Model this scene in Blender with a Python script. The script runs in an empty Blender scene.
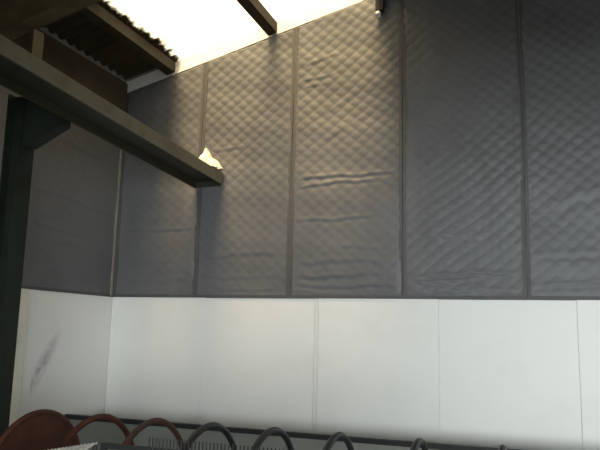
import bpy, bmesh, math, random
import numpy as np
from mathutils import Vector, Matrix
random.seed(7); rng = np.random.default_rng(7)
S = bpy.context.scene; COL = S.collection
PI = math.pi

# ------------------------------------------------------------------ helpers
def mat(name, col, rough=.6, metal=0., spec=.5, noise=None, bump=None, stain=None):
    """procedural principled material; noise=(scale, dark colour, amount, detail)"""
    m = bpy.data.materials.new(name); m.use_nodes = True
    nt = m.node_tree; N = nt.nodes; L = nt.links
    b = N['Principled BSDF']
    b.inputs['Roughness'].default_value = rough; b.inputs['Metallic'].default_value = metal
    b.inputs['Specular IOR Level'].default_value = spec
    b.inputs['Base Color'].default_value = (*col, 1)
    tc = N.new('ShaderNodeTexCoord')
    cur = None
    if noise:
        sc, c2, lo, hi = noise
        n = N.new('ShaderNodeTexNoise'); n.inputs['Scale'].default_value = sc; n.inputs['Detail'].default_value = 6
        n.inputs['Roughness'].default_value = .62
        L.new(tc.outputs['Object'], n.inputs['Vector'])
        r = N.new('ShaderNodeMapRange'); r.inputs['From Min'].default_value = lo; r.inputs['From Max'].default_value = hi
        L.new(n.outputs['Fac'], r.inputs['Value'])
        mx = N.new('ShaderNodeMix'); mx.data_type = 'RGBA'
        mx.inputs['A'].default_value = (*col, 1); mx.inputs['B'].default_value = (*c2, 1)
        L.new(r.outputs['Result'], mx.inputs['Factor']); L.new(mx.outputs['Result'], b.inputs['Base Color'])
        cur = mx.outputs['Result']
    if bump:
        sc, st, dist = bump
        n2 = N.new('ShaderNodeTexNoise'); n2.inputs['Scale'].default_value = sc; n2.inputs['Detail'].default_value = 4
        L.new(tc.outputs['Object'], n2.inputs['Vector'])
        bp = N.new('ShaderNodeBump'); bp.inputs['Strength'].default_value = st; bp.inputs['Distance'].default_value = dist
        L.new(n2.outputs['Fac'], bp.inputs['Height']); L.new(bp.outputs['Normal'], b.inputs['Normal'])
    return m

def link(name, verts, faces, m, parent=None, smooth=False, bevel=0):
    me = bpy.data.meshes.new(name)
    off = Vector(parent['_o']) if parent is not None and '_o' in parent else Vector((0, 0, 0))
    me.from_pydata([tuple(Vector(v) - off) for v in verts], [], faces)
    bm = bmesh.new(); bm.from_mesh(me)
    bmesh.ops.recalc_face_normals(bm, faces=bm.faces)
    if bevel:
        bmesh.ops.bevel(bm, geom=[e for e in bm.edges], offset=bevel, segments=2, profile=.7, affect='EDGES')
    bm.to_mesh(me); bm.free()
    if smooth:
        for p in me.polygons: p.use_smooth = True
    me.materials.append(m)
    o = bpy.data.objects.new(name, me); COL.objects.link(o)
    if parent is not None:
        o.parent = parent
        if '_o' in parent: o['_o'] = tuple(parent['_o'])
    return o

class MB:
    def __init__(s): s.v = []; s.f = []
    def add(s, v, f):
        n = len(s.v); s.v += [tuple(p) for p in v]; s.f += [tuple(i + n for i in q) for q in f]; return s
    def box(s, a, b, M=None):
        (x0, y0, z0), (x1, y1, z1) = a, b
        v = [Vector(p) for p in ((x0,y0,z0),(x1,y0,z0),(x1,y1,z0),(x0,y1,z0),(x0,y0,z1),(x1,y0,z1),(x1,y1,z1),(x0,y1,z1))]
        if M: v = [M @ p for p in v]
        return s.add(v, [(0,3,2,1),(4,5,6,7),(0,1,5,4),(1,2,6,5),(2,3,7,6),(3,0,4,7)])
    def bar(s, p, q, w, h, up=(0,0,1)):
        """rectangular bar from p to q"""
        p = Vector(p); q = Vector(q); d = (q - p).normalized(); u = Vector(up)
        r = d.cross(u).normalized(); u = r.cross(d)
        v = []
        for c in (p, q):
            for a, b in ((-1,-1),(1,-1),(1,1),(-1,1)): v.append(c + r*a*w/2 + u*b*h/2)
        return s.add(v, [(0,3,2,1),(4,5,6,7),(0,1,5,4),(1,2,6,5),(2,3,7,6),(3,0,4,7)])
    def tube(s, p, q, r, n=8):
        p = Vector(p); q = Vector(q); d = (q - p).normalized()
        a = d.orthogonal().normalized(); b = d.cross(a); v = []
        for c in (p, q):
            for i in range(n): v.append(c + (a*math.cos(2*PI*i/n) + b*math.sin(2*PI*i/n))*r)
        f = [(i, (i+1) % n, n+(i+1) % n, n+i) for i in range(n)] + [tuple(range(n)), tuple(range(n, 2*n))]
        return s.add(v, f)
    def prism(s, poly, d):
        """poly: list of 3D points, extruded by vector d"""
        n = len(poly); d = Vector(d); v = [Vector(p) for p in poly] + [Vector(p) + d for p in poly]
        return s.add(v, [tuple(range(n)), tuple(range(n, 2*n))] + [(i, (i+1) % n, n+(i+1) % n, n+i) for i in range(n)])
    def torus(s, c, R, r, n=96, k=12, ry=None):
        """ring in the y-z plane (axis along x)"""
        c = Vector(c); v = []; f = []; ry = ry or r
        for i in range(n):
            t = 2*PI*i/n
            for j in range(k):
                a = 2*PI*j/k; rr = R + r*math.cos(a)
                v.append(c + Vector((ry*math.sin(a), rr*math.sin(t), rr*math.cos(t))))
        for i in range(n):
            for j in range(k):
                f.append((i*k+j, ((i+1) % n)*k+j, ((i+1) % n)*k+(j+1) % k, i*k+(j+1) % k))
        return s.add(v, f)
    def build(s, name, m, parent=None, smooth=False, bevel=0): return link(name, s.v, s.f, m, parent, smooth, bevel)

def tag(o, label=None, cat=None, group=None, kind=None):
    if label: o['label'] = label
    if cat: o['category'] = cat
    if group: o['group'] = group
    if kind: o['kind'] = kind
    return o
def thing(name, loc, label, cat, group=None):
    o = bpy.data.objects.new(name, None); COL.objects.link(o); o.location = loc
    o.empty_display_size = .1; o['_o'] = tuple(loc)
    return tag(o, label, cat, group)
def struct(o): return tag(o, kind='structure')

# ------------------------------------------------------------------ materials
M = {}
M['quilt'] = mat('grey quilted vinyl', (.120,.124,.132), .5, 0, .4, noise=(2.2, (.100,.102,.107), .45, .75), bump=(55, .25, .004))
M['bind'] = mat('dark grey webbing', (.085,.085,.088), .6, 0, .4, noise=(9, (.07,.07,.07), .4, .7), bump=(120, .3, .002))
M['bind_l'] = mat('worn grey corner webbing', (.30,.29,.25), .6, 0, .4, noise=(9, (.2,.2,.18), .4, .7), bump=(120, .3, .002))
M['white'] = mat('white painted board', (.78,.79,.77), .42, 0, .4, noise=(1.3, (.72,.73,.70), .5, .8), bump=(30, .06, .003))
M['cream'] = mat('cream painted timber', (.78,.76,.66), .5, 0, .4, noise=(4, (.64,.60,.48), .5, .8), bump=(30, .1, .003))
M['seamstrip'] = mat('white joint strip', (.74,.75,.73), .45, 0, .4, noise=(5, (.70,.71,.68), .4, .7))
M['flash'] = mat('pale painted flashing', (.85,.85,.84), .5, 0, .4, noise=(4, (.72,.70,.66), .45, .8))
M['roof'] = mat('brown stained roof sheet', (.085,.07,.046), .8, 0, .2, noise=(1.6, (.055,.045,.03), .4, .7), bump=(20, .3, .01))
M['purlin'] = mat('weathered brown timber', (.055,.045,.030), .75, 0, .3, noise=(5, (.032,.026,.018), .4, .7), bump=(40, .3, .004))
M['rafter'] = mat('rust brown painted rafter', (.19,.14,.07), .65, 0, .3, noise=(3, (.12,.095,.05), .4, .7))
M['beam'] = mat('shaded olive brown steel', (.032,.030,.019), .5, .1, .4, noise=(4, (.028,.02,.011), .5, .75), bump=(50, .15, .003))  # web and underside: the beam's shade is put into this colour
M['beam_lit'] = mat('lit worn olive steel', (.15,.14,.10), .5, .1, .4, noise=(5, (.10,.085,.05), .5, .75), bump=(50, .15, .003))  # same beam steel, lightened to show its side catching the light
M['column'] = mat('dark green painted steel', (.014,.021,.014), .6, .1, .25, noise=(3, (.008,.010,.008), .4, .7), bump=(40, .15, .003))
M['browncol'] = mat('rusty brown painted steel', (.10,.072,.040), .6, .1, .4, noise=(6, (.08,.07,.04), .4, .7))  # browner and lighter than the lower column
M['hoop'] = mat('dark grey steel', (.03,.034,.034), .5, .3, .4, noise=(12, (.03,.032,.032), .4, .7))
M['rust'] = mat('rust red oxide paint', (.066,.021,.011), .65, .1, .3, noise=(6, (.034,.013,.008), .42, .72), bump=(40, .2, .004))
M['rustdark'] = mat('dull rust brown paint', (.082,.036,.022), .62, .1, .3, noise=(7, (.04,.033,.027), .42, .68))
M['wire'] = mat('pale galvanised wire', (.78,.79,.76), .4, .2, .5, noise=(30, (.4,.4,.39), .4, .7))
M['wire_d'] = mat('dull dark wire', (.03,.032,.03), .5, .4, .5, noise=(30, (.02,.02,.02), .4, .7))
M['plinth'] = mat('grey render plinth', (.20,.21,.185), .8, 0, .3, noise=(3, (.19,.20,.18), .4, .7), bump=(25, .3, .006))
M['cap'] = mat('dark plinth capping', (.018,.02,.02), .6, 0, .25, noise=(8, (.02,.022,.022), .4, .7))
M['floor'] = mat('grey concrete floor', (.16,.16,.15), .7, 0, .3, noise=(1.1, (.11,.11,.10), .4, .7), bump=(18, .2, .006))
M['wall'] = mat('grey blockwork wall', (.30,.30,.29), .85, 0, .3, noise=(2, (.24,.24,.23), .4, .7), bump=(20, .3, .006))
M['foil'] = mat('crumpled pale foil', (.72,.68,.56), .35, .25, .5, noise=(25, (.5,.46,.36), .45, .7))
M['bolt'] = mat('bright zinc bolt', (.88,.88,.86), .35, .15, .6)

def glow(name, col, strength, dirt=False):
    """daylit translucent roof sheet; grime blocks part of the daylight in ragged patches"""
    m = bpy.data.materials.new(name); m.use_nodes = True; nt = m.node_tree; N = nt.nodes; L = nt.links
    N.remove(N['Principled BSDF']); out = N['Material Output']
    e = N.new('ShaderNodeEmission'); e.inputs['Color'].default_value = (*col, 1); e.inputs['Strength'].default_value = strength
    if not dirt: L.new(e.outputs[0], out.inputs['Surface']); return m
    d = N.new('ShaderNodeBsdfDiffuse'); d.inputs['Color'].default_value = (.09,.075,.05,1)
    tc = N.new('ShaderNodeTexCoord'); n = N.new('ShaderNodeTexNoise'); n.inputs['Scale'].default_value = 5; n.inputs['Detail'].default_value = 8
    n.inputs['Roughness'].default_value = .7
    L.new(tc.outputs['Object'], n.inputs['Vector'])
    sx = N.new('ShaderNodeSeparateXYZ'); L.new(tc.outputs['Object'], sx.inputs[0])
    g = N.new('ShaderNodeMapRange'); g.inputs['From Min'].default_value = .64; g.inputs['From Max'].default_value = .90   # grime gathers at the low edge
    g.inputs['To Min'].default_value = .62; g.inputs['To Max'].default_value = -.12
    L.new(sx.outputs['X'], g.inputs['Value'])
    ad = N.new('ShaderNodeMath'); ad.operation = 'ADD'; L.new(n.outputs['Fac'], ad.inputs[0]); L.new(g.outputs['Result'], ad.inputs[1])
    mr = N.new('ShaderNodeMapRange'); mr.inputs['From Min'].default_value = .64; mr.inputs['From Max'].default_value = .80
    L.new(ad.outputs[0], mr.inputs['Value'])
    mx = N.new('ShaderNodeMixShader'); L.new(mr.outputs['Result'], mx.inputs[0]); 
    tr = N.new('ShaderNodeBsdfTransparent'); tr.inputs['Color'].default_value = (1., .87, .66, 1)      # part of the sun comes straight through
    m2 = N.new('ShaderNodeMixShader'); m2.inputs[0].default_value = .28; L.new(e.outputs[0], m2.inputs[1]); L.new(tr.outputs[0], m2.inputs[2])
    L.new(m2.outputs[0], mx.inputs[1]); L.new(d.outputs[0], mx.inputs[2])
    L.new(mx.outputs[0], out.inputs['Surface']); return m

SKY_W = 1.6; SKY_C = 2.0
M['sky_near'] = glow('sunlit yellowed rooflight', (1., .87, .60), SKY_W, True)
M['sky_far'] = glow('daylit rooflight', (.86, .96, 1.), SKY_C)

# white board with a scuffed diagonal smear (left wall)
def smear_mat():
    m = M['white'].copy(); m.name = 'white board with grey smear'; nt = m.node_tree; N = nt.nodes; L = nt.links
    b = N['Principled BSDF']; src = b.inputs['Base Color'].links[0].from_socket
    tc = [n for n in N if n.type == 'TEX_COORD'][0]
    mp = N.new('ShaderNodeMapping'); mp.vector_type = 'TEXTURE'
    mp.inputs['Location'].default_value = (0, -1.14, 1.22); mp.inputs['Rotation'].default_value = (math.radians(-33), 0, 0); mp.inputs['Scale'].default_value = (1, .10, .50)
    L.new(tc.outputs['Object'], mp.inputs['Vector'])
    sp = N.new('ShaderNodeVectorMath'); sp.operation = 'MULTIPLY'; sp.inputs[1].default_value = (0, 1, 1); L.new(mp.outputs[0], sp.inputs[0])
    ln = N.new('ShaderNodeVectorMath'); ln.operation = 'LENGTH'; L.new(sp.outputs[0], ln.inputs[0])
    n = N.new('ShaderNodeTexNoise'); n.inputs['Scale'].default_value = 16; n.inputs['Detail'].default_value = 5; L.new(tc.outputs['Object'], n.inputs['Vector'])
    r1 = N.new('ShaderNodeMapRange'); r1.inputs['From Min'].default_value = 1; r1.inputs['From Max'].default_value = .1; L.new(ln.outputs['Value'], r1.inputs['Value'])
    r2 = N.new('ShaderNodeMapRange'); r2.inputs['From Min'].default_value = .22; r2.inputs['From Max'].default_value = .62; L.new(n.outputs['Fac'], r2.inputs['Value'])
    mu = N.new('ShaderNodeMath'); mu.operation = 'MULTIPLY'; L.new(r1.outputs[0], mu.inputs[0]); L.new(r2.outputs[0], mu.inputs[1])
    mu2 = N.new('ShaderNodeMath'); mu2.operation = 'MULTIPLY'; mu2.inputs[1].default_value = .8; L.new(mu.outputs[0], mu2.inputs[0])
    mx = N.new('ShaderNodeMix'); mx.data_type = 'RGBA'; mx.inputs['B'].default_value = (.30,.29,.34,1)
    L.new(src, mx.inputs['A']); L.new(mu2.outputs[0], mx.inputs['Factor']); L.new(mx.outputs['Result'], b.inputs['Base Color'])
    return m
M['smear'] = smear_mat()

# ------------------------------------------------------------------ the setting
AP = 7.0; SL = .252; EZ = 4.534; RY = -12.0; RX = 14.0
def zw(x): return EZ + SL*(x if x <= AP else 2*AP - x)          # top of the wall lining
RO = .18                                                       # roof sheet above that line
struct(MB().box((-.3, RY-.3, -.2), (RX+.3, .3, 0)).build('floor', M['floor']))
m_ = MB().prism([(0,0,0),(RX,0,0),(RX,0,zw(RX)+RO+.06),(AP,0,zw(AP)+RO+.06),(0,0,zw(0)+RO+.06)], (0,.25,0)); struct(m_.build('wall_back', M['wall']))
struct(MB().box((-.25, RY, 0), (0, .25, zw(0)+RO+.05)).build('wall_left', M['wall']))
struct(MB().box((RX, RY, 0), (RX+.25, .25, zw(RX)+RO+.05)).build('wall_right', M['wall']))
# far gable behind the camera with an open vehicle doorway
D0, D1, DZ = 4.0, 12.0, 3.2
m_ = MB()
m_.prism([(0,RY,0),(D0,RY,0),(D0,RY,zw(D0)+RO+.06),(0,RY,zw(0)+RO+.06)], (0,-.25,0))
m_.prism([(D1,RY,0),(RX,RY,0),(RX,RY,zw(RX)+RO+.06),(D1,RY,zw(D1)+RO+.06)], (0,-.25,0))
m_.prism([(D0,RY,DZ),(D1,RY,DZ),(D1,RY,zw(D1)+RO+.06),(AP,RY,zw(AP)+RO+.06),(D0,RY,zw(D0)+RO+.06)], (0,-.25,0))
struct(m_.build('wall_front', M['wall']))
# roof sheets, corrugated along the slope (ridges run up the slope)
def sheet(x0, x1, y0, y1, dz, m, name, pitch=.15, amp=.018, thick=.012):
    n = int(abs(y1-y0)/pitch*6); ys = np.linspace(y0, y1, n+1); v = []; f = []
    for x in (x0, x1):
        for y in ys: v.append((x, y, zw(x) + RO + dz + amp*math.sin(2*PI*y/pitch)))
    for x in (x0, x1):
        for y in ys: v.append((x, y, zw(x) + RO + dz + thick + amp*math.sin(2*PI*y/pitch)))
    k = n+1
    for i in range(n):
        f += [(i, i+1, k+i+1, k+i), (2*k+i, 3*k+i, 3*k+i+1, 2*k+i+1)]
        f += [(i, 2*k+i, 2*k+i+1, i+1), (k+i, k+i+1, 3*k+i+1, 3*k+i)]
    f += [(0, k, 3*k, 2*k), (n, 2*k+n, 3*k+n, k+n)]
    return MB().add(v, f)
SX0, SX1, SY = .72, 3.25, -1.52                                  # rooflight against the gable
bays = [(-3.6,-5.6)]
m_ = MB()
def put(a): m_.add(a.v, a.f)
put(sheet(-.2, SX0, 0.0, SY, .03, None, ''))
put(sheet(SX1, AP, 0.0, SY, .03, None, ''))
put(sheet(-.2, AP, SY, RY, .03, None, ''))
m2 = sheet(AP, RX+.2, 0.0, RY, .03, None, ''); put(m2)
struct(m_.build('ceiling', M['roof']))
struct(sheet(SX0-.02, SX1+.02, -.005, SY-.03, .005, None, '').build('window_1', M['sky_near']))
wn = 2
for (a, b) in bays:
    for (x0, x1) in ((2.6, 3.6),):
        struct(sheet(x0, x1, a, b, -.02, None, '').build('window_%d' % wn, M['sky_far'])); wn += 1
# pale flashing strip closing the gap between lining and roof sheet
m_ = MB(); m_.prism([(.0,0,zw(0)+.01),(AP,0,zw(AP)+.01),(AP,0,zw(AP)+RO-.02),(.0,0,zw(0)+RO-.02)], (0,-.025,0)); struct(m_.build('trim_1', M['flash']))
LY = -.70; LZ = .719
# unseen slab added over the rear of the hall to shade the upper wall
struct(MB().box((.02, RY+.01, 2.72), (RX-.02, -5.25, 2.95)).build('shade_slab', M['roof']))
# ------------------------------------------------------------------ roof timbers
def purlin(x, label, hanger=False, y1=RY+.02):
    t = thing('roof_purlin', (x, -.03, zw(x)+.04), label, 'purlin', 'purlins under the roof sheets')
    h = .13; w = .11
    v = []
    for y in (-.03, y1):
        for a, b in ((-w/2,0),(w/2,0),(w/2,h),(-w/2,h)):
            v.append((x+a, y, zw(x+a)+.03+b*(.95)))
    link('timber', v, [(0,3,2,1),(4,5,6,7),(0,1,5,4),(1,2,6,5),(2,3,7,6),(3,0,4,7)], M['purlin'], t)
    if hanger:
        c = MB().box((x-.065, -.12, zw(x)-.235), (x+.02, -.045, zw(x)+.06)); c.box((x-.05, -.05, zw(x)-.03), (x+.055, -.03, zw(x)+.05))
        cl = c.build('end_cleat', M['cap'], t)
        b = MB().tube((x-.035, -.085, zw(x)-.27), (x-.035, -.085, zw(x)-.23), .014, 6); b.tube((x-.035,-.125,zw(x)-.30),(x-.035,-.105,zw(x)-.262),.030,6)
        b.build('bolt', M['bolt'], cl)
    return t
purlin(.66, 'brown roof purlin along the dark lower edge of the bright rooflight')
purlin(1.99, 'dark roof purlin crossing the middle of the bright rooflight')
purlin(3.30, 'roof purlin at the upper end of the rooflight, with a hanging cleat and bright bolt', True)

tag(MB().box((.0, RY+.02, 4.215), (.055, -.045, 4.66)).build('dark_top_strip', M['roof'], bevel=.004), 'dark strip added along the top of the left wall, above the overhead beam', 'beam')  # added to darken the pale wall top under the roof
RYC = -2.42
t = thing('roof_rafter', (.1, RYC, zw(.1)-.44), 'brown roof rafter rising from the top of the green column, upper left corner', 'rafter')
m_ = MB(); m_.prism([(0,RYC-.08,zw(0)-.475),(AP,RYC-.08,zw(AP)-.475),(AP,RYC-.08,zw(AP)-.46),(0,RYC-.08,zw(0)-.46)], (0,.16,0)); m_.build('flange', M['rafter'], t)
m_ = MB(); m_.prism([(0,RYC-.08,zw(0)+.0),(AP,RYC-.08,zw(AP)+.0),(AP,RYC-.08,zw(AP)+.015),(0,RYC-.08,zw(0)+.015)], (0,.16,0)); m_.build('flange', M['rafter'], t)
m_ = MB(); m_.prism([(0,RYC-.008,zw(0)-.46),(AP,RYC-.008,zw(AP)-.46),(AP,RYC-.008,zw(AP)),(0,RYC-.008,zw(0))], (0,.016,0)); m_.build('web', M['rafter'], t)

# ------------------------------------------------------------------ column with crane bracket
CX0, CX1, CY0, CY1 = .535, .712, -2.42, -2.25
CT = zw(.7) - .49
t = thing('steel_column', ((CX0+CX1)/2, (CY0+CY1)/2, 0), 'dark green steel column at the left edge holding up the overhead beam', 'column')
BB = 3.40      # underside of the beam at the column
def col_piece(z0, z1, m, names):
    MB().box((CX1-.016, CY0, z0), (CX1, CY1, z1)).build('flange', m, t)
    MB().box((CX0, CY0, z0), (CX0+.016, CY1, z1)).build('flange', m, t)
    MB().box((CX0+.016, (CY0+CY1)/2-.008, z0), (CX1-.016, (CY0+CY1)/2+.008, z1)).build('web', m, t)
col_piece(.02, 3.62, M['column'], 0)
tag(MB().box((CX1-.05, CY0+.03, 3.62), (CX1+.005, CY1-.01, CT)).build('upper_post', M['browncol'], t), 'brown upper length of the column')
MB().box((CX0-.06, CY0-.06, 0), (CX1+.06, CY1+.06, .02)).build('base_plate', M['column'], t)
m_ = MB(); yc = (CY0+CY1)/2
m_.prism([(CX1,yc-.06,3.15),(CX1+.05,yc-.06,3.15),(1.10,yc-.06,3.31),(1.10,yc-.06,3.362),(1.078,yc-.06,3.37),(1.078,yc-.06,3.56),(CX1,yc-.06,3.61)], (0,.12,0)); m_.build('bracket', M['column'], t)

# ------------------------------------------------------------------ overhead beam (an H section lying on its side)
BX0, BX1 = 1.085, 1.44; BS = .047                                # slight rise towards the camera
def bz(y): return 3.262 - BS*y*1.0
t = thing('overhead_beam', (BX0, -.06, bz(0)), 'long olive steel crane beam running out of the quilted wall on the left', 'beam')
def bprism(x0, x1, a, b, name, m, y0=-.06, y1=-9.0):
    v = []
    for y in (y0, y1): v += [(x0,y,bz(y)+a),(x1,y,bz(y)+a),(x1,y,bz(y)+b),(x0,y,bz(y)+b)]
    return link(name, v, [(0,3,2,1),(4,5,6,7),(0,1,5,4),(1,2,6,5),(2,3,7,6),(3,0,4,7)], m, t, bevel=.003)
tag(bprism(BX1-.02, BX1, .03, .16, 'flange', M['beam_lit']), 'worn side flange facing the room, coloured lighter as lit')
bprism(BX0, BX0+.02, 0, .15, 'flange', M['beam'])
bprism(BX0+.02, BX1-.02, .075, .092, 'web', M['beam'])
m_ = MB(); m_.box((BX0+.02,-.075,bz(0)+.012),(BX1-.02,-.06,bz(0)+.075)); m_.build('end_plate', M['beam'], t)

# torn insulation facing lying over the end of the beam
n = 16; v = []; f = []
for i in range(n+1):
    for j in range(n+1):
        u = i/n; w = j/n
        x = BX1 - .24 + .25*u + .02*math.sin(9*w); y = -.075 - .30*w*(1-.35*u)
        z = bz(y) + .165 + .30*(1-w)**1.2*(.12+.88*(1-u)) + .018*math.sin(11*u+5*w)*math.cos(7*w) + .01*rng.random()
        v.append((x, y, z))
for i in range(n):
    for j in range(n):
        a = i*(n+1)+j; f.append((a, a+1, a+n+2, a+n+1))
o = link('torn_facing', v, f, M['foil'])
md = o.modifiers.new('thick', 'SOLIDIFY'); md.thickness = .004; md.offset = 1
tag(o, 'crumpled pale scrap of torn facing on the wall end of the overhead beam', 'scrap')

# ------------------------------------------------------------------ quilted acoustic blankets
def quilt_h(u, z, amp, creases, seed):
    """outward relief of the quilt at arrays u (along the wall) and z"""
    r = np.random.default_rng(seed)
    ph = r.random(6)*6.28
    uu = u + .010*np.sin(3.1*z+ph[0]) ; zz = z + .016*np.sin(2.3*u+ph[1]) + .012*np.sin(5.1*u+1.7*z+ph[2])
    zz = zz + .006*np.sin(7*u+3*z+ph[3]) + .006*np.sin(6*z-4*u+ph[4])
    a = uu/.158 + zz/.128; b = uu/.158 - zz/.128
    soft0 = .88 + .12*np.sin(2.9*u+1.3*z+ph[5])*np.sin(2.1*z-1.1*u+ph[0])
    puff = np.sqrt(np.abs(np.sin(PI*a)*np.sin(PI*b)))
    soft = .55 + .45*np.clip((z-2.05)/1.3, 0, 1)
    h = .56*amp*puff*soft*soft0 + .0025*np.sin(1.7*a+ph[1])*np.sin(1.3*b+ph[2])
    h += .010*np.sin(1.9*z+ph[3])*np.sin(2.2*u+ph[4]) + .004*np.sin(9*z+3*u+ph[5])
    for (zc, u0, u1, am, wd, sl) in creases:
        c = zc + sl*(u-u0) + .012*np.sin(6*u+zc*9) + .006*np.sin(17*u+zc*5)
        mask = np.clip((u-u0)/.12, 0, 1)*np.clip((u1-u)/.18, 0, 1)
        d = (z-c)/wd
        h += .5*am*mask*(np.exp(-d*d) - .8*np.exp(-(d+1.7)**2))
    return h
def blanket(wall, u0, u1, z0, ztop, label, creases, seed, amp=.017, bl=True, bm=None):
    """wall 'back': u = x ; wall 'left': u = -y"""
    P = (lambda u, z, h: (u, -h, z)) if wall == 'back' else (lambda u, z, h: (h, -u, z))
    t = thing('acoustic_blanket', P((u0+u1)/2, z0, .012), label, 'acoustic blanket', 'quilted acoustic blankets on the walls')
    nu = int((u1-u0)/.0135); nz = int((ztop((u0+u1)/2)-z0)/.0155)
    U = np.linspace(u0+.004, u1-.004, nu+1)
    v = np.zeros((nu+1, nz+1, 3)); 
    W = np.linspace(0, 1, nz+1)
    uu, ww = np.meshgrid(U, W, indexing='ij')
    zt = np.array([ztop(q) for q in U])[:, None]
    zz = z0 + ww*(zt - z0)
    edge = np.clip(np.minimum(uu-u0, u1-uu)/.06, 0, 1)**.6*np.clip((zz-z0)/.05, .15, 1)
    h = .026 + edge*quilt_h(uu, zz, amp, creases, seed)
    h = np.maximum(h, .014)
    vv = [P(a, c, b) for a, c, b in zip(uu.ravel(), zz.ravel(), h.ravel())]
    nb = len(vv); k = nz+1
    f = []
    for i in range(nu):
        for j in range(nz):
            a = i*k+j; f.append((a, a+k, a+k+1, a+1))
    # rim turned back to the wall
    rim = [i*k for i in range(nu+1)] + [nu*k+j for j in range(1, nz+1)] + [i*k+nz for i in range(nu-1, -1, -1)] + [j for j in range(nz-1, 0, -1)]
    n0 = len(vv)
    for q in rim:
        p = list(vv[q]); p[1 if wall == 'back' else 0] = (-.010 if wall == 'back' else .010); vv.append(tuple(p))
    L = len(rim)
    for i in range(L): f.append((rim[i], n0+i, n0+(i+1) % L, rim[(i+1) % L]))
    f.append(tuple(n0+i for i in range(L)))
    link('quilt', vv, f, M['quilt'], t, smooth=True)
    # bound edges and hem
    def strip(a, b, m, th=.036):
        za, zb = ztop(a), ztop(b); mm = MB()
        n = 40; pv = []
        for i in range(n+1):
            s_ = i/n; wob = .003*math.sin(7*s_+seed)
            for u, zt_ in ((a, za), (b, zb)):
                for hh in (.012, th): pv.append(P(u+wob, z0 + s_*(zt_-z0), hh))
        fs = []
        for i in range(n):
            o_ = i*4
            for (p, q) in ((0,1),(1,3),(3,2),(2,0)): fs.append((o_+p, o_+q, o_+4+q, o_+4+p))
        fs += [(0,1,3,2), (n*4, n*4+2, n*4+3, n*4+1)]
        mm.add(pv, fs).build('edge_binding', m, t)
    if bl: strip(u0+.003, u0+.036, bm or M['bind'])
    strip(u1-.036, u1-.003, M['bind'], .033)
    mm = MB()
    a = P(u0+.003, z0-.012, .010); b = P(u1-.003, z0+.022, .035)
    mm.box(tuple(min(p, q) for p, q in zip(a, b)), tuple(max(p, q) for p, q in zip(a, b))).build('hem', M['bind'], t, bevel=.003)
    return t
HB = 2.012
top = lambda x: zw(x) - .005
B = 'back'
blanket(B, .035, 1.13, HB, top, 'grey quilted blanket in the room corner, mostly under the overhead beam', [(2.80,.1,1.1,.012,.02,.01),(2.42,.1,1.0,.008,.03,0),(2.2,.3,1.1,.010,.03,.02)], 1, amp=.013)
blanket(B, 1.13, 2.275, HB, top, 'grey quilted blanket that the end of the overhead beam runs into', [(2.48,1.2,2.2,.010,.03,.02),(2.25,1.2,2.2,.010,.025,-.02),(2.1,1.3,2.2,.008,.02,.0),(3.72,1.25,1.8,.008,.02,.05)], 2)
blanket(B, 2.275, 3.515, HB, top, 'tan-lit quilted blanket with two strong sideways creases, under the upper end of the rooflight',
        [(3.31,2.33,3.5,.017,.018,.035),(3.22,2.33,3.3,.015,.018,.06),(2.85,2.33,3.3,.012,.02,.03),(2.56,2.8,3.5,.010,.025,-.02),(2.40,2.33,3.45,.011,.03,.0),
         (2.24,2.33,3.45,.012,.025,.02),(2.14,2.33,3.45,.012,.02,.0),(2.07,2.33,3.0,.010,.015,-.03),(4.62,2.33,2.85,.008,.022,.22),(4.45,2.33,2.85,.008,.018,.12),(4.37,2.33,2.7,.007,.016,.1),
         (3.72,2.6,3.2,.006,.03,.5),(3.95,2.5,3.1,.005,.03,.6)], 3)
blanket(B, 3.515, 4.715, HB, top, 'dark-topped quilted blanket second from the right edge, with paired creases near its hem',
        [(3.52,3.56,3.85,.014,.02,.06),(2.65,3.56,4.4,.008,.03,.0),(2.235,3.56,4.68,.018,.018,.02),(2.175,3.56,4.4,.015,.016,.03),(2.09,3.8,4.68,.010,.02,0)], 4, amp=.023)
blanket(B, 4.715, 5.925, HB, top, 'bluish grey quilted blanket at the right edge of the view', [(2.42,4.8,5.8,.010,.03,.06),(2.15,4.75,5.8,.012,.02,.01),(2.9,4.9,5.6,.012,.05,.3)], 5, amp=.019)
topl = lambda y: 4.20
blanket('left', .04, 1.62, HB, topl, 'creased grey blanket on the left wall between the corner and the green column',
        [(2.98,.06,1.6,.016,.02,.04),(2.62,.06,1.6,.016,.025,.05),(2.50,.06,1.4,.012,.02,.03),(2.25,.1,1.2,.012,.02,.02),(3.6,.1,1.2,.012,.03,.04)], 6, amp=.008, bm=M['bind_l'])
blanket('left', 1.62, 2.85, HB, topl, 'grey blanket on the left wall behind and left of the green column', [(2.9,1.7,2.7,.014,.02,.04),(3.3,1.7,2.7,.014,.02,.04)], 8, amp=.008)

# ------------------------------------------------------------------ white lining boards
def board(name, a, b, m, label, bevel=.004):
    x = [min(p, q) for p, q in zip(a, b)]; y = [max(p, q) for p, q in zip(a, b)]
    o = MB().box(x, y).build(name, m, bevel=bevel)
    return tag(o, label, 'wall panel', 'white boards lining the lower walls')
xs = [.03, 1.262, 2.597, 3.872, 5.142, 6.42]
lab = ['white wall board in the corner under the overhead beam, crossed by a diagonal shade',
       'white wall board left of the double-line joint strip',
       'white wall board right of the double-line joint strip',
       'widest-looking white wall board, second from the right edge',
       'white wall board cut off by the right edge of the view']
for i in range(5):
    z1 = 2.0 - (.004 if i % 2 else 0)
    board('wall_board', (xs[i]+.0008+(.0225 if i == 2 else 0), -.006, 0.0), (xs[i+1]-.0008-(.0225 if i == 1 else 0), -.024, z1), M['white'], lab[i])
struct(MB().box((2.597-.021, -.006, 0.0), (2.597+.021, -.023, 1.998)).build('trim_3', M['seamstrip'], bevel=.002))
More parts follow.
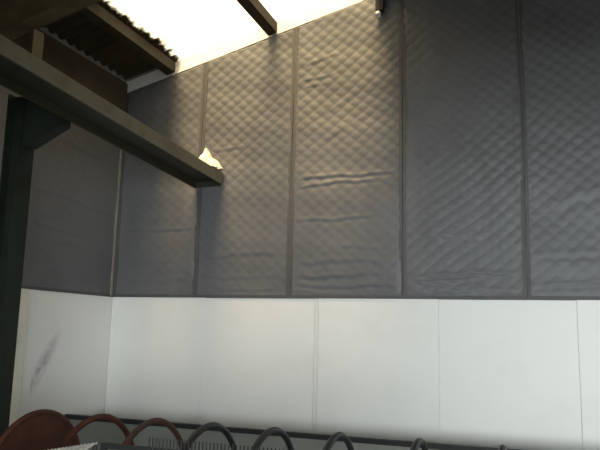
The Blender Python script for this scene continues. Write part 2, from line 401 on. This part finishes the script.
board('wall_board', (.006, -.006, .0), (.024, -1.27, 2.0), M['smear'], 'white wall board on the left wall with a grey diagonal smear')
o = MB().box((0, -1.275, 0), (.035, -1.42, 2.0)).build('trim_4', M['white'], bevel=.004); struct(o)
o = MB().box((0, -1.425, 0), (.06, -1.72, 2.0)).build('trim_5', M['cream'], bevel=.005); struct(o)
struct(MB().box((0.0, -3.6, 0), (.02, -1.73, 2.0)).build('trim_6', M['wall']))

# ------------------------------------------------------------------ the row of upright hoops on a low rack
HY = -2.75; ZT = 1.059; ZBOT = .05; RO_ = (ZT-ZBOT)/2; rt = .021
hx = [1.441, 1.935, 2.366, 2.783, 3.214, 3.638, 4.122, 4.585]
hl = ['solid rust red disc standing on edge, leftmost of the row',
      'rust red hoop beside the solid disc, its edge crossing the next hoop',
      'rust brown hoop, third in the row after the solid disc and the red hoop',
      'first all dark grey hoop, right of the rust coloured ones',
      'dark grey hoop just left of the double-line board joint',
      'dark grey hoop next right after the double-line board joint',
      'dark hoop showing only a narrow cap below the second board from the right edge',
      'rightmost hoop, only its very tip showing above the bottom edge']
zc = (ZT+ZBOT)/2
def hoop(x, m):
    return MB().torus((x, HY, zc), RO_-rt, rt, ry=rt*.95)
for i, (x, l) in enumerate(zip(hx, hl)):
    if i == 0:
        t = thing('steel_disc', (x, HY, ZBOT), l, 'disc', 'discs and hoops standing in a row')
        MB().torus((x, HY, zc), RO_-rt, rt, ry=rt).build('rim', M['rust'], t, smooth=True)
        n = 72; v = []; f = []
        prof = [(-.012, 0), (-.03, .10), (-.03, .2), (-.006, RO_-rt)]      # slightly dished plate
        rings = []
        for (dx, r) in [(.035,.0001),(.035,.12),(.012,.16),(.010,RO_-rt),(-.010,RO_-rt),(-.010,.16),(.010,.12),(.010,.0001)]:
            rings.append([(x+dx, HY+r*math.sin(2*PI*k/n), zc+r*math.cos(2*PI*k/n)) for k in range(n)])
        for rg in rings: v += rg
        for a in range(len(rings)-1):
            for k in range(n): f.append((a*n+k, a*n+(k+1) % n, (a+1)*n+(k+1) % n, (a+1)*n+k))
        f += [tuple(range(n)), tuple(range((len(rings)-1)*n, len(rings)*n))]
        link('plate', v, f, M['rust'], t)
    else:
        m = M['rust'] if i == 1 else M['rustdark'] if i == 2 else M['hoop']
        o = hoop(x, m).build('steel_hoop', m, smooth=True)
        tag(o, l, 'hoop', 'discs and hoops standing in a row')
t = thing('low_partition', (3.1, LY, 0), 'long low grey partition with a thin dark top rail, just behind the row of hoops', 'partition')
MB().box((.03, LY-.012, .0), (5.7, LY+.012, LZ-.044)).build('panel', M['plinth'], t)
MB().box((.03, LY-.028, LZ-.045), (5.7, LY+.028, LZ)).build('top_rail', M['cap'], t, bevel=.005)
MB().box((.03, LY-.03, .0), (5.7, LY+.03, .05)).build('foot_rail', M['cap'], t)
for x in (.06, 2.3, 4.0, 5.68): MB().box((x-.02, LY+.012, 0), (x+.02, LY+.05, LZ-.045)).build('post', M['cap'], t)
# rack: two long rails the hoops rest on, with cross bars on the floor
rz = zc - math.sqrt(RO_**2 - .14**2)
t = thing('hoop_rack', (3.0, HY, 0), 'low dark steel rack on the floor under the row of hoops', 'rack')
for s in (-1, 1): MB().box((1.2, HY+s*.15-.01, .0), (4.9, HY+s*.15+.01, rz-.002)).build('rail', M['cap'], t)
for x in (1.22, 3.0, 4.88): MB().box((x-.02, HY-.14, 0), (x+.02, HY+.14, .03)).build('cross_bar', M['cap'], t)

# ------------------------------------------------------------------ wire mesh sheets in front of the hoops
GY = -3.35
t = thing('mesh_guard', (3.15, GY, 0), 'dark upright wire guard with closely spaced bars in front of the grey hoops', 'guard')
MB().box((2.41, GY-.015, .965), (3.95, GY+.015, .992)).build('rail', M['cap'], t)
MB().box((2.41, GY-.015, .10), (3.95, GY+.015, .127)).build('rail', M['cap'], t)
m_ = MB()
x = 2.735
while x < 3.93: m_.tube((x, GY-.019, .09), (x, GY-.019, 1.05), .0042, 6); x += .0222
for z in (.30, .55, .80): m_.tube((2.73, GY-.026, z), (3.93, GY-.026, z), .004, 6)
m_.build('bars', M['wire_d'], t)
for x in (2.425, 3.935): MB().box((x-.015, GY-.015, 0), (x+.015, GY+.015, .965)).build('post', M['cap'], t)
# stand with a tilted pale mesh top
P1 = Vector((2.40, -3.385, .998)); e = Vector((-.98, 0, -.20)).normalized(); w = Vector((0, -.975, -.22)).normalized(); w = (w - e*w.dot(e)).normalized()
LE, LW = .78, .55; nrm = e.cross(w).normalized()
t = thing('mesh_stand', (P1.x - LE/2, P1.y - LW/2, 0), 'stand with a tilted pale wire mesh top in front of the rust red disc', 'stand')
m_ = MB()
k = int(LE/.026)
for i in range(k+1):
    a = P1 + e*(LE*i/k); m_.tube(a, a + w*LW, .0045, 6)
k = int(LW/.10)
for i in range(k+1):
    a = P1 + w*(LW*i/k) - Vector((0,0,.007)); m_.tube(a, a + e*LE, .0045, 6)
m_.build('mesh_top', M['wire'], t)
for a, b in ((0,0),(1,0),(0,1),(1,1)):
    q = P1 + e*LE*a + w*LW*b
    MB().tube((q.x + (.012 if a else -.012), q.y, q.z-.008), (q.x + (.012 if a else -.012), q.y, 0), .012, 10).build('leg', M['wire_d'], t)

# ------------------------------------------------------------------ light
wd = bpy.data.worlds.new('World'); S.world = wd; wd.use_nodes = True
bg = wd.node_tree.nodes['Background']; bg.inputs['Color'].default_value = (.935, .985, .985, 1); bg.inputs['Strength'].default_value = 17.2
sl = bpy.data.lights.new('sun', 'SUN'); sl.energy = 104; sl.angle = math.radians(24); sl.color = (1., .95, .86)
so = bpy.data.objects.new('sun', sl); COL.objects.link(so); so.location = (3, -6, 12)
so.rotation_euler = Vector((.02, math.sin(math.radians(29)), -math.cos(math.radians(29)))).to_track_quat('-Z', 'Y').to_euler()
la = bpy.data.lights.new('doorway_daylight', 'AREA'); la.shape = 'RECTANGLE'; la.size = D1-D0; la.size_y = DZ; la.cycles.is_portal = True
lo = bpy.data.objects.new('doorway_daylight', la); COL.objects.link(lo)
lo.location = ((D0+D1)/2, RY-.3, DZ/2); lo.rotation_euler = (PI/2, 0, 0)      # shines along +y

# ------------------------------------------------------------------ camera
cam = bpy.data.cameras.new('Camera'); co = bpy.data.objects.new('Camera', cam); COL.objects.link(co)
cam.sensor_width = 36; cam.lens = 654.5/600*36; cam.clip_start = .05
r = Vector((0.94151975, 0.33611668, 0.02379364)); u = Vector((0.03157703, -0.15831393, 0.98688378)); f = Vector((-0.33547496, 0.92841923, 0.15966926))
mw = Matrix((r, u, -f)).transposed().to_4x4(); mw.translation = Vector((4.785, -6.662, 1.6546)); co.matrix_world = mw
S.camera = co
S.view_settings.view_transform = 'Standard'; S.view_settings.look = 'None'; S.view_settings.gamma = 1
S.view_settings.exposure = 0.0
